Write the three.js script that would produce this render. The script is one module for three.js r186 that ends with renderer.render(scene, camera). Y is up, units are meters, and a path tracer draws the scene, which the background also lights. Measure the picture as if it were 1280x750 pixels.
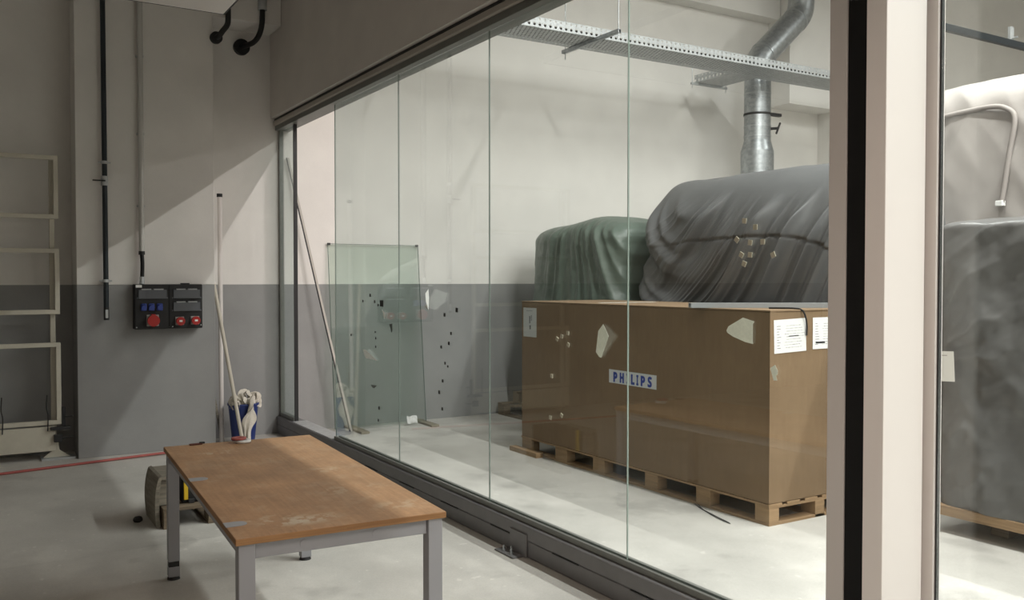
import * as THREE from 'three';
import { RoundedBoxGeometry } from 'three/addons/geometries/RoundedBoxGeometry.js';
import { mergeGeometries, mergeVertices, toCreasedNormals } from 'three/addons/utils/BufferGeometryUtils.js';
import { RectAreaLightUniformsLib } from 'three/addons/lights/RectAreaLightUniformsLib.js';

// ------------------------------------------------------------------ camera, lights, exposure
RectAreaLightUniformsLib.init();
const scene = new THREE.Scene();
scene.background = new THREE.Color(0x000000);
const camera = new THREE.PerspectiveCamera(2 * Math.atan(375 / 1110) * 180 / Math.PI, 1280 / 750, 0.05, 60);
{
  const yaw = 31.4 * Math.PI / 180, pitch = Math.atan(25 / 1110);
  camera.position.set(0, 1.70, 0);
  camera.lookAt(Math.sin(yaw) * Math.cos(pitch), 1.70 - Math.sin(pitch), -Math.cos(yaw) * Math.cos(pitch));
  scene.add(camera);
}
const renderer = new THREE.WebGLRenderer({ antialias: true });
renderer.toneMapping = THREE.LinearToneMapping;
renderer.toneMappingExposure = 1.0;
renderer.shadowMap.enabled = true;
const HALL_LAMP = { h: 6.3, color: 0xfff8f4, power: 305, w: 0.08, rows: [[4.83, 1.7, -3.0], [7.2, 1.05, -5.5], [11.4, 0.6, -5.5]], step: 2.4, last: 5.6 };
const OUTER_LAMP = { h: 3.0, color: 0xffeadc, power: 26, spots: [[-2.6, 2.6], [0.95, -0.8]] };

// ------------------------------------------------------------------ helpers
const P = Math.PI;
function rng(seed) { let s = seed >>> 0; return () => { s = (s + 0x6d2b79f5) >>> 0; let t = Math.imul(s ^ (s >>> 15), 1 | s); t = (t + Math.imul(t ^ (t >>> 7), 61 | t)) ^ t; return ((t ^ (t >>> 14)) >>> 0) / 4294967296; }; }
const rnd = rng(4711);
const clamp = (x, a = 0, b = 1) => Math.min(b, Math.max(a, x));
const sstep = (a, b, x) => { const t = clamp((x - a) / (b - a)); return t * t * (3 - 2 * t); };
const lerp = (a, b, t) => a + (b - a) * t;
function hash2(i, j, s) { let h = Math.imul(i, 374761393) + Math.imul(j, 668265263) + Math.imul(s, 1442695041); h = Math.imul(h ^ (h >>> 13), 1274126177); return ((h ^ (h >>> 16)) >>> 0) / 4294967296; }
function vnoise(x, y, per, s) {
  const xi = Math.floor(x), yi = Math.floor(y), fx = x - xi, fy = y - yi, u = fx * fx * (3 - 2 * fx), v = fy * fy * (3 - 2 * fy);
  const w = (i) => ((i % per) + per) % per;
  const a = hash2(w(xi), w(yi), s), b = hash2(w(xi + 1), w(yi), s), c = hash2(w(xi), w(yi + 1), s), d = hash2(w(xi + 1), w(yi + 1), s);
  return lerp(lerp(a, b, u), lerp(c, d, u), v);
}
function fbm(x, y, per, s, oct = 4) { let r = 0, a = 0.5, n = 0; for (let o = 0; o < oct; o++) { r += a * vnoise(x, y, per, s + o * 17); n += a; a *= 0.55; x *= 2; y *= 2; per *= 2; } return r / n; }
// DataTexture of size n covering `metres`; fn(u, v) -> [r, g, b] in 0..255 sRGB
function dataTex(n, metres, fn, srgb = true) {
  const d = new Uint8Array(n * n * 4);
  for (let j = 0; j < n; j++) for (let i = 0; i < n; i++) {
    const c = fn(i / n, j / n), o = (j * n + i) * 4;
    d[o] = clamp(c[0], 0, 255); d[o + 1] = clamp(c[1], 0, 255); d[o + 2] = clamp(c[2], 0, 255); d[o + 3] = 255;
  }
  const t = new THREE.DataTexture(d, n, n, THREE.RGBAFormat);
  t.wrapS = t.wrapT = THREE.RepeatWrapping; t.magFilter = THREE.LinearFilter; t.minFilter = THREE.LinearMipmapLinearFilter; t.generateMipmaps = true;
  const mx = Array.isArray(metres) ? metres : [metres, metres];
  t.repeat.set(1 / mx[0], 1 / mx[1]);
  if (srgb) t.colorSpace = THREE.SRGBColorSpace;
  t.needsUpdate = true;
  return t;
}
function canvasTex(w, h, draw) {
  const c = document.createElement('canvas'); c.width = w; c.height = h;
  draw(c.getContext('2d'), w, h);
  const t = new THREE.CanvasTexture(c); t.colorSpace = THREE.SRGBColorSpace; t.magFilter = THREE.LinearFilter; return t;
}
const mat = (o) => new THREE.MeshStandardMaterial(o);
const pmat = (o) => new THREE.MeshPhysicalMaterial(o);
// uv in metres by the side a face points to
function metric(g0) {
  const g = g0.index ? g0.toNonIndexed() : g0;
  if (!g.attributes.normal) g.computeVertexNormals();
  const p = g.attributes.position, n = p.count, uv = new Float32Array(n * 2);
  const a = new THREE.Vector3(), b = new THREE.Vector3(), c = new THREE.Vector3(), f = new THREE.Vector3();
  for (let i = 0; i < n; i += 3) {
    a.fromBufferAttribute(p, i); b.fromBufferAttribute(p, i + 1); c.fromBufferAttribute(p, i + 2);
    f.copy(b).sub(a).cross(c.clone().sub(a));
    const ax = Math.abs(f.x), ay = Math.abs(f.y), az = Math.abs(f.z);
    [a, b, c].forEach((v, k) => {
      const o = (i + k) * 2;
      if (ay >= ax && ay >= az) { uv[o] = v.x; uv[o + 1] = v.z; } else if (ax >= az) { uv[o] = v.z; uv[o + 1] = v.y; } else { uv[o] = v.x; uv[o + 1] = v.y; }
    });
  }
  g.setAttribute('uv', new THREE.BufferAttribute(uv, 2));
  return g;
}
const used = {};
const numbered = (name) => { const k = used[name] = (used[name] ?? -1) + 1; return k ? name + '_' + String(k).padStart(3, '0') : name; };
// geometries, placed by min/max corners
function bx(x0, x1, y0, y1, z0, z1, r = 0) {
  const w = x1 - x0, h = y1 - y0, d = z1 - z0;
  const rr = Math.min(r, w / 2.02, h / 2.02, d / 2.02);
  const g = rr > 0 ? new RoundedBoxGeometry(w, h, d, 2, rr) : new THREE.BoxGeometry(w, h, d);
  g.translate((x0 + x1) / 2, (y0 + y1) / 2, (z0 + z1) / 2);
  return g;
}
function rod(a, b, r, seg = 12, r2 = r) {
  const A = new THREE.Vector3(...a), B = new THREE.Vector3(...b), d = B.clone().sub(A), L = d.length();
  const g = new THREE.CylinderGeometry(r2, r, L, seg);
  g.applyQuaternion(new THREE.Quaternion().setFromUnitVectors(new THREE.Vector3(0, 1, 0), d.normalize()));
  g.translate((A.x + B.x) / 2, (A.y + B.y) / 2, (A.z + B.z) / 2);
  return g;
}
function bar(a, b, w, h) { // rectangular bar between two points
  const A = new THREE.Vector3(...a), B = new THREE.Vector3(...b), d = B.clone().sub(A), L = d.length();
  const g = new THREE.BoxGeometry(w, L, h);
  g.applyQuaternion(new THREE.Quaternion().setFromUnitVectors(new THREE.Vector3(0, 1, 0), d.normalize()));
  g.translate((A.x + B.x) / 2, (A.y + B.y) / 2, (A.z + B.z) / 2);
  return g;
}
function tube(pts, r, seg = 40, rad = 10, tension = 0.5) {
  return new THREE.TubeGeometry(new THREE.CatmullRomCurve3(pts.map((p) => new THREE.Vector3(...p)), false, 'catmullrom', tension), seg, r, rad);
}
function mesh(name, geos, m, parent = scene) {
  const list = (Array.isArray(geos) ? geos : [geos]).map(metric);
  for (const g of list) for (const k of Object.keys(g.attributes)) if (!['position', 'normal', 'uv'].includes(k)) g.deleteAttribute(k);
  const g = list.length > 1 ? mergeGeometries(list) : list[0];
  const o = new THREE.Mesh(g, m);
  o.name = parent === scene ? numbered(name) : name;
  o.castShadow = o.receiveShadow = true;
  parent.add(o);
  return o;
}
function keepUV(name, g, m, parent = scene) {
  const o = new THREE.Mesh(g, m); o.name = parent === scene ? numbered(name) : name; o.castShadow = o.receiveShadow = true; parent.add(o); return o;
}
function thing(name, label, category, pos = [0, 0, 0], turn = 0, group) {
  const o = new THREE.Group(); o.name = numbered(name); o.position.set(...pos); o.rotation.y = turn; scene.add(o);
  o.userData = { label, category }; if (group) o.userData.group = group;
  return o;
}
function tag(o, label, category, group) { Object.assign(o.userData, { label, category }); if (group) o.userData.group = group; return o; }
function structure(o, label, category) { Object.assign(o.userData, { kind: 'structure', label, category }); return o; }
function rebase(o, x, y, z) { // put a group's origin at its base without moving its parts
  o.position.set(x, y, z);
  o.children.forEach((c) => c.isMesh && (c.geometry.translate(-x, -y, -z), c.children.forEach((d) => d.geometry.translate(-x, -y, -z))));
  return o;
}

// ------------------------------------------------------------------ materials
const tint = (hex) => new THREE.Color(hex);
function mottled(base, amp, metres, seed, per = 6, n = 256, oct = 5) {
  return dataTex(n, metres, (u, v) => { const f = (fbm(u * per, v * per, per, seed, oct) - 0.5) * 2 * amp + (hash2(u * n | 0, v * n | 0, seed + 5) - 0.5) * amp * 0.35; return [base[0] + f, base[1] + f, base[2] + f * 0.95]; });
}
const bumpNoise = dataTex(512, 0.6, (u, v) => { const f = 255 * (0.6 * fbm(u * 24, v * 24, 24, 91, 4) + 0.4 * hash2(u * 512 | 0, v * 512 | 0, 8)); return [f, f, f]; }, false);
const M = {};
M.wallWhite = mat({ map: mottled([230, 227, 222], 6, 1.7, 3), bumpMap: bumpNoise, bumpScale: 0.0006, roughness: 0.92 });
M.wallGrey = mat({ map: mottled([150, 150, 149], 6, 1.3, 7), bumpMap: bumpNoise, bumpScale: 0.0005, roughness: 0.75 });
M.ceiling = mat({ map: mottled([128, 126, 122], 6, 2, 13), roughness: 0.95 });
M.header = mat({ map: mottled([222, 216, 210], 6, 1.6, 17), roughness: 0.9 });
M.floor = mat({
  map: dataTex(1024, 6, (u, v) => {
    const big = fbm(u * 5, v * 5, 5, 21, 5) - 0.5, mid = fbm(u * 18, v * 14, 18, 33, 5) - 0.5, fine = hash2(u * 1024 | 0, v * 1024 | 0, 2) - 0.5;
    const pale = sstep(0.55, 0.72, fbm(u * 7 + 3, v * 7 + 1, 7, 55, 5)) * 14;
    const dark = sstep(0.62, 0.78, fbm(u * 11, v * 11, 11, 77, 5)) * 20;
    const speck = fbm(u * 110, v * 110, 110, 66, 2) > 0.87 ? 14 : 0;
    const f = big * 34 + mid * 30 + fine * 9 + pale - dark + speck;
    return [196 + f, 193 + f, 187 + f * 0.97];
  }), bumpMap: bumpNoise, bumpScale: 0.0004, roughness: 0.62,
});
M.grey = mat({ color: 0xa3a4a9, roughness: 0.5, metalness: 0.05 });
M.curb = mat({ map: mottled([126, 125, 126], 8, 0.7, 41), roughness: 0.62, metalness: 0.1 });
M.rail = mat({ map: mottled([118, 119, 114], 5, 0.9, 43), roughness: 0.45, metalness: 0.25 });
M.headerRail = mat({ map: mottled([178, 171, 162], 5, 0.9, 44), roughness: 0.5, metalness: 0.2 });
M.dark = mat({ color: 0x2b2b2c, roughness: 0.6 });
M.black = mat({ color: 0x101012, roughness: 0.55 });
M.gasket = mat({ color: 0x060607, roughness: 0.8 });
M.barGrey = mat({ color: 0xb9b4ab, roughness: 0.6 });
M.white = mat({ color: 0xf2ece8, roughness: 0.5 });
M.frameWhite = mat({ color: 0xe2dcd8, roughness: 0.45 });
M.rackWhite = mat({ map: mottled([206, 201, 186], 8, 0.5, 47), roughness: 0.6 });
M.galv = mat({ map: dataTex(256, 0.4, (u, v) => { const f = (fbm(u * 12, v * 12, 12, 61, 4) - 0.5) * 50; return [172 + f, 176 + f, 178 + f]; }), roughness: 0.42, metalness: 0.85 });
M.galvDull = mat({ map: dataTex(256, 0.4, (u, v) => { const f = (fbm(u * 10, v * 10, 10, 64, 4) - 0.5) * 30; return [188 + f, 191 + f, 192 + f]; }), roughness: 0.55, metalness: 0.45 });
M.conduit = mat({ color: 0xc9c8c4, roughness: 0.25, metalness: 0.15 });
M.steel = mat({ color: 0xb7bbbd, roughness: 0.35, metalness: 0.8 });
M.bluepipe = mat({ color: 0x2c3338, roughness: 0.45, metalness: 0.3 });
M.glass = pmat({ color: new THREE.Color(0.905, 0.95, 0.945), transmission: 1, thickness: 0, roughness: 0, ior: 1.5, metalness: 0 });
M.looseGlass = pmat({ color: new THREE.Color(0.91, 0.945, 0.925), transmission: 1, thickness: 0, roughness: 0.02, ior: 1.5 });
M.seam = mat({ color: 0x6c756f, roughness: 0.35 });
M.seamPale = mat({ color: 0x98a39b, roughness: 0.3 });
const woodTex = (a, seed, n = 256) => dataTex(n, [0.9, 0.16], (u, v) => { const g = fbm(u * 3, v * 24, 24, seed, 4) - 0.5, h = fbm(u * 8, v * 8, 8, seed + 3, 3) - 0.5; const f = g * 46 + h * 18; return [a[0] + f, a[1] + f * 0.92, a[2] + f * 0.8]; });
M.palletWood = mat({ map: woodTex([154, 126, 94], 81), roughness: 0.8 });
M.oldWood = mat({ map: woodTex([118, 104, 86], 84), roughness: 0.85 });
M.greyWood = mat({ map: woodTex([140, 134, 122], 87), roughness: 0.85 });
M.batten = mat({ map: woodTex([136, 128, 110], 88), roughness: 0.85 });
M.cardboard = mat({ map: dataTex(512, 1.1, (u, v) => { const f = (fbm(u * 4, v * 4, 4, 101, 5) - 0.5) * 16 + (fbm(u * 64, v * 8, 64, 105, 3) - 0.5) * 9 + (hash2(u * 512 | 0, v * 512 | 0, 3) - 0.5) * 7; return [130 + f, 107 + f * 0.95, 81 + f * 0.85]; }), roughness: 0.82 });
M.paper = mat({ color: 0xe6e6e4, roughness: 0.75 });
M.tornPaper = pmat({ map: mottled([228, 230, 220], 8, 0.06, 111), roughness: 0.95, transmission: 0.45, thickness: 0 });
M.tornWhite = pmat({ color: 0xf0f0ec, roughness: 0.95, transmission: 0.4, thickness: 0 });
M.pad = mat({ color: 0xbdb9a6, roughness: 0.85 });
M.padDark = mat({ color: 0x3a3b38, roughness: 0.85 });
const clothTex = (a, seed, k = 14) => dataTex(512, 1.2, (u, v) => { const f = (fbm(u * 7, v * 7, 7, seed, 5) - 0.5) * k + (((u * 512 | 0) + (v * 512 | 0)) % 2 ? 1.5 : -1.5); return [a[0] + f, a[1] + f, a[2] + f]; });
M.tarpGrey = mat({ map: clothTex([101, 102, 103], 121, 8), roughness: 0.45 });
M.tarpGreen = mat({ map: clothTex([96, 109, 100], 125), roughness: 0.4 });
M.tarpWhite = mat({ map: clothTex([170, 164, 160], 127), roughness: 0.6 });
M.plasticGrey = mat({ map: clothTex([98, 97, 96], 129, 18), roughness: 0.38 });
M.binBlue = mat({ color: 0x2b3b78, roughness: 0.45 });
M.rag = mat({ map: mottled([222, 216, 204], 12, 0.12, 131), roughness: 0.95 });
M.red = mat({ color: 0xa8201c, roughness: 0.4 });
M.redHose = mat({ color: 0xad5a54, roughness: 0.55 });
M.blueSocket = mat({ color: 0x2a3f8c, roughness: 0.4 });
M.smoke = mat({ color: 0x55575c, roughness: 0.15 });
M.yellow = mat({ color: 0xd2ad22, roughness: 0.5 });

// ------------------------------------------------------------------ the setting
const ZB = -9.75, XG = 2.95;            // back wall, glass plane
{
  const f = mesh('floor', bx(-6.2, 19.2, -0.2, 0, ZB - 0.2, 8.2), M.floor); structure(f, 'pale worn concrete floor running under the glass partition', 'floor');
  const w = mesh('wall_back', bx(-6.2, 19.2, 1.652, 8.0, ZB - 0.2, ZB), M.wallWhite); structure(w, 'white upper part of the back wall', 'wall');
  const d = mesh('wall_back_dado', bx(-6.2, 19.2, 0, 1.652, ZB - 0.2, ZB), M.wallGrey); structure(d, 'grey painted lower part of the back wall', 'wall');
  const p = mesh('wall_pilaster', bx(0.862, 2.134, 1.654, 5.6, ZB + 0.001, -9.32, 0.006), M.wallWhite); structure(p, 'white upper part of the projecting wall pier behind the power box', 'wall');
  mesh('painted_dado', bx(0.862, 2.134, 0, 1.654, ZB + 0.001, -9.32, 0.006), M.wallGrey, p);
  const b = mesh('trim_1', bx(2.135, 2.835, 4.376, 5.6, ZB + 0.001, -9.32, 0.004), M.wallWhite); structure(b, 'white beam between wall pier and upper wall', 'beam');
  const k = mesh('trim_2', bx(10.6, 19, 4.37, 8, ZB + 0.001, -9.32, 0.004), M.wallWhite); structure(k, 'boxed white bulkhead on the back wall beside the duct', 'bulkhead');
  const k2 = mesh('trim_3', bx(11.75, 12.9, 0, 4.369, ZB + 0.001, -9.45, 0.004), M.wallWhite); structure(k2, 'white wall pier under the bulkhead', 'wall');
  const k3 = mesh('trim_4', bx(3.15, 10.59, 5.66, 8, ZB + 0.001, -9.5, 0.004), M.wallWhite); structure(k3, 'white beam high on the hall back wall', 'beam');
  structure(mesh('wall_left', bx(-6.2, -6.0, 0, 5.6, ZB, 8), M.wallWhite), 'white wall at the left of the outer room', 'wall');
  structure(mesh('wall_front', bx(-6.2, 19.2, 0, 8.0, 8.0, 8.2), M.wallWhite), 'white wall behind the viewer', 'wall');
  structure(mesh('wall_right', bx(19.0, 19.2, 0, 8.0, ZB, 8), M.wallWhite), 'white wall at the far right of the hall', 'wall');
  structure(mesh('ceiling_outer', bx(-6.2, 2.84, 5.6, 5.8, ZB, 8), M.wallWhite), 'white ceiling of the outer room', 'ceiling');
  structure(mesh('ceiling', bx(2.8, 19.2, 8.0, 8.2, ZB - 0.2, 8.2), M.ceiling), 'grey concrete ceiling of the hall', 'ceiling');
  structure(mesh('wall_upper', bx(2.84, 3.04, 3.475, 8.0, ZB + 0.001, 8.0), M.header), 'shaded white wall above the glass partition', 'wall');
}
// glass partition
{
  const gw = new THREE.Group(); gw.name = 'wall_glass'; scene.add(gw);
  structure(gw, 'tall frameless glass partition on a dark grey steel kerb', 'glass wall');
  // header profile: shadow gap, rounded mid band, lower channel
  mesh('header_gap', bx(2.885, 3.04, 3.442, 3.474, ZB + 0.002, 8), M.dark, gw);
  mesh('header_band', bx(2.868, 3.045, 3.395, 3.446, ZB + 0.002, 8, 0.012), M.headerRail, gw);
  mesh('header_channel', bx(2.89, 3.05, 3.345, 3.396, ZB + 0.002, 8, 0.004), M.rail, gw);
  // kerb of two stacked steel tubes with slots between
  mesh('kerb_tube', bx(2.892, 3.06, 0.001, 0.103, ZB + 0.002, -2.3, 0.008), M.curb, gw);
  mesh('kerb_tube', bx(2.888, 3.06, 0.1035, 0.194, ZB + 0.002, -2.3, 0.012), M.curb, gw);
  mesh('sill_plate', bx(2.90, 3.06, 0.194, 0.2, -9.23, -8.03), M.galvDull, gw);
  for (const [z0, z1] of [[-8.0, -2.3]]) {
    mesh('glazing_channel', [bx(2.915, 2.938, 0.1945, 0.228, z0, z1, 0.003), bx(2.962, 2.985, 0.1945, 0.228, z0, z1, 0.003), bx(2.938, 2.962, 0.1945, 0.208, z0, z1)], M.rail, gw);
  }
  // slots (weld gaps) on the kerb's outer face
  for (let k = 0; k < 9; k++) { const z = -8.6 + k * 0.72; if (Math.abs(z + 4.65) > 0.25) mesh('weld_gap', bx(2.884, 2.8935, 0.1005, 0.1055, z, z + 0.26), M.dark, gw); }
  // kerb anchor: angle with bolts
  const ang = mesh('anchor_bracket', [bx(2.876, 2.889, 0.004, 0.145, -4.74, -4.55, 0.003), bx(2.80, 2.889, 0.001, 0.010, -4.80, -4.58, 0.003)], M.curb, gw);
  for (const [x, z] of [[2.83, -4.735], [2.83, -4.645], [2.857, -4.69]]) mesh('anchor_bolt', [rod([x, 0.01, z], [x, 0.045, z], 0.006, 10), rod([x, 0.01, z], [x, 0.021, z], 0.012, 6)], M.steel, ang);
  // fixed narrow pane at the back wall with its frame
  const Y0 = 0.205, Y1 = 3.36;
  mesh('end_frame', bx(2.925, 2.975, 0.1945, 3.3445, -9.748, -9.715, 0.003), M.rail, gw);
  mesh('end_frame', bx(2.92, 2.98, 0.1945, 0.235, -9.714, -9.236, 0.004), M.rail, gw);
  mesh('glass_pane', bx(2.946, 2.954, 0.236, 3.344, -9.7145, -9.243), M.glass, gw);
  mesh('end_frame', bx(2.93, 2.97, 0.2, 3.3445, -9.242, -9.225, 0.002), M.black, gw);
  const zs = [-8.03, -6.578, -5.119, -3.663, -2.372];
  const panes = [];
  for (let k = 0; k < 4; k++) panes.push(mesh('glass_pane', bx(2.946, 2.954, 0.209, 3.3445, zs[k] + (k ? 0.0022 : 0), zs[k + 1] - 0.0022), M.glass, gw));
  mesh('pane_edge', bx(2.9455, 2.9545, 0.209, 3.3445, zs[0] - 0.004, zs[0]), M.seamPale, gw);
  for (let k = 1; k < 4; k++) mesh('silicone_joint', bx(2.9455, 2.9545, 0.209, 3.3445, zs[k] - 0.002, zs[k] + 0.002), k === 3 ? M.seamPale : M.seam, gw);
  // cork pads and torn sticker remnants on the panes (children of the pane they stick to)
  const paneAt = (z) => panes[z < zs[1] ? 0 : z < zs[2] ? 1 : z < zs[3] ? 2 : 3];
  const padGeo = (y, z, s, t) => { const g = new RoundedBoxGeometry(0.004, s, s, 1, 0.001); g.rotateX(t); g.translate(2.9435, y, z); return g; };
  for (const [y, z, t] of [[1.963, -2.839, .1], [1.932, -2.774, 0], [1.881, -2.884, .7], [1.865, -2.804, .15], [1.866, -2.731, 0], [1.812, -2.856, .5], [1.811, -2.804, .1], [1.772, -2.839, .4], [1.808, -2.672, -.4]]) mesh('cork_pad', padGeo(y, z, 0.024, t), M.pad, paneAt(z));
  for (const [y, z, t] of [[1.353, -4.314, .5], [1.371, -4.267, .2], [1.393, -4.205, 0], [1.326, -4.2, .4], [1.13, -4.371, 0], [0.88, -4.385, .1], [0.909, -4.268, .5]]) mesh('cork_pad', padGeo(y, z, 0.023, t), M.pad, paneAt(z));
  for (const [y, z, s] of [[1.568, -7.168, .026], [1.515, -7.334, .02], [1.516, -7.069, .024], [1.487, -6.995, .02], [1.203, -7.618, .02], [1.257, -7.058, .016], [1.204, -7.049, .018], [1.131, -7.049, .018], [.617, -6.98, .026], [.511, -6.999, .022], [1.487, -5.574, .032], [1.447, -5.763, .026], [1.317, -5.662, .022], [1.243, -5.696, .024], [1.209, -5.818, .022], [1.095, -5.757, .02], [1.075, -5.713, .016], [.962, -5.795, .022], [.873, -5.851, .026], [.756, -5.803, .022]]) mesh('cork_pad', padGeo(y, z, s, 0.05), M.padDark, paneAt(z));
  // stickers: outline in (z, y); curl lifts the loose edge off the glass
  const sticker = (pts, curl, m, label) => {
    const c = pts.reduce((s, q) => [s[0] + q[0] / pts.length, s[1] + q[1] / pts.length], [0, 0]);
    const sh = new THREE.Shape(pts.map(([z, y]) => new THREE.Vector2(z, y)));
    let g = new THREE.ExtrudeGeometry(sh, { depth: 0.0012, bevelEnabled: false, curveSegments: 4 });
    const p = g.attributes.position;
    for (let i = 0; i < p.count; i++) { const z = p.getX(i), y = p.getY(i), t = p.getZ(i); const r = curl(z - c[0], y - c[1]); p.setXYZ(i, 2.9445 - t - r, y, z); }
    g.computeVertexNormals();
    const o = mesh('torn_sticker', g, m, paneAt(c[0])); o.userData.label = label; return o;
  };
  sticker([[-3.862, 1.46], [-3.79, 1.399], [-3.885, 1.275], [-3.905, 1.278], [-3.934, 1.303], [-3.913, 1.42]], (z) => Math.max(0, z) * 0.25, M.tornPaper, 'kite-shaped torn sticker with curled edge');
  sticker([[-2.936, 1.47], [-2.925, 1.49], [-2.844, 1.532], [-2.777, 1.517], [-2.786, 1.505], [-2.786, 1.43], [-2.784, 1.418], [-2.83, 1.424], [-2.90, 1.445], [-2.93, 1.46]], (z) => Math.max(0, -z) * 0.1, M.tornPaper, 'rounded torn sticker near the crate labels');
  sticker([[-2.684, 1.32], [-2.657, 1.336], [-2.642, 1.312], [-2.643, 1.296], [-2.652, 1.29], [-2.645, 1.27], [-2.664, 1.268]], () => 0, M.tornPaper, 'small pale sticker scrap');
  sticker([[-7.293, 1.091], [-7.23, 1.098], [-7.02, 1.015], [-7.275, 1.018]], (z, y) => Math.max(0, y) * 0.5, M.tornWhite, 'white folded triangular sticker scrap');
  sticker([[-5.98, 1.632], [-5.90, 1.60], [-5.915, 1.54], [-5.98, 1.475], [-6.09, 1.495], [-6.02, 1.57]], (z) => Math.max(0, z + 0.03) * 0.8, M.tornWhite, 'white curled sticker scrap');
  sticker([[-6.885, 1.453], [-6.835, 1.421], [-6.869, 1.373]], (z, y) => Math.max(0, y) * 0.3, M.tornWhite, 'tiny white triangular scrap');
  sticker([[-6.96, 1.53], [-6.882, 1.531], [-6.886, 1.476], [-6.954, 1.478]], () => 0, M.padDark, 'small dark square sticker');
  sticker([[-6.764, 1.335], [-6.70, 1.344], [-6.70, 1.285], [-6.721, 1.268], [-6.735, 1.30]], () => 0, M.seam, 'grey sticker scrap');
  sticker([[-7.156, 0.798], [-7.03, 0.803], [-7.085, 0.774], [-7.14, 0.778]], () => 0, M.seam, 'grey smeared scrap');
  // end frame of the run of panes
  mesh('end_frame', bx(2.925, 2.985, 0.001, 3.3445, -2.371, -2.288, 0.004), M.frameWhite, gw);
  mesh('end_frame', bx(2.985, 3.0, 0.001, 3.3445, -2.385, -2.30, 0.002), M.dark, gw);
}
// steel post between the partition and the next window, with a black joint
{
  const post = new THREE.Group(); post.name = 'trim_5'; scene.add(post); structure(post, 'white box post with a black joint beside the glass partition', 'post');
  mesh('post_body', bx(2.70, 2.926, 0, 3.90, -2.032, -1.951, 0.003), M.white, post);
  mesh('black_joint', bx(2.93, 3.02, 0, 3.343, -2.286, -2.04), M.gasket, post);
  mesh('post_filler', bx(2.927, 3.02, 0, 3.343, -2.04, -1.992), M.white, post);
  const wn = new THREE.Group(); wn.name = 'window_1'; scene.add(wn); structure(wn, 'glass pane in a white frame right of the post', 'window');
  mesh('window_frame', bx(2.955, 3.0, 0, 3.3445, -1.991, -1.927, 0.003), M.frameWhite, wn);
  mesh('window_gasket', bx(2.968, 2.985, 0, 3.3445, -1.9265, -1.921), M.dark, wn);
  mesh('glass_pane', bx(2.97, 2.982, 0.208, 3.3445, -1.9205, 3.0), M.glass, wn);
  mesh('window_frame', bx(2.955, 3.0, 0, 3.3445, 3.001, 3.07, 0.003), M.frameWhite, wn);
  mesh('kerb', bx(2.9, 3.06, 0, 0.207, -1.92, 3.0, 0.008), M.curb, wn);
  structure(mesh('wall_glass_end', bx(2.84, 3.04, 0, 3.3445, 3.08, 8.0), M.wallWhite), 'white wall beside the glass, behind the viewer', 'wall');
}

// ------------------------------------------------------------------ lamps
function lamp(name, label, category, group, x, y, z, w, d, color, power, top) {
  const t = thing(name, label, category, [x, y, z], 0, group);
  mesh('housing', bx(-w / 2 - 0.02, w / 2 + 0.02, 0.004, 0.09, -d / 2 - 0.02, d / 2 + 0.02, 0.01), M.frameWhite, t);
  mesh('diffuser', bx(-w / 2, w / 2, 0, 0.0035, -d / 2, d / 2), mat({ color: 0xffffff, emissive: color, emissiveIntensity: 1.5 }), t);
  for (const s of [-1, 1]) mesh('hanger_rod', rod([0, 0.09, s * d * 0.35], [0, top - y, s * d * 0.35], 0.005, 6), M.steel, t);
  const l = new THREE.RectAreaLight(color, power, w, d); l.position.set(0, -0.006, 0); l.lookAt(x, y - 5, z); t.add(l);
  l.rotation.set(-P / 2, 0, 0); l.castShadow = true;
}
for (const [x, k, z0] of HALL_LAMP.rows) for (let z = z0; z < HALL_LAMP.last; z += HALL_LAMP.step) lamp('hall_lamp', `batten lamp number ${['one', 'two', 'three', 'four', 'five'][Math.round((z - z0) / HALL_LAMP.step)]} from the back wall, ${x < 5 ? 'row nearest the glass' : x < 8 ? 'middle row' : 'row farthest from the glass'}`, 'lamp', 'batten lamps hanging over the hall', x, HALL_LAMP.h, z, HALL_LAMP.w, 1.6, HALL_LAMP.color, HALL_LAMP.power * k, 8.0);
for (const [x, z] of OUTER_LAMP.spots) lamp('room_lamp', x < 0 ? 'white lamp of the outer room, farther from the glass post' : 'white lamp of the outer room, nearer the glass post', 'lamp', 'lamps of the outer room', x, OUTER_LAMP.h, z, 0.3, 1.2, OUTER_LAMP.color, OUTER_LAMP.power, 5.6);

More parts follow.
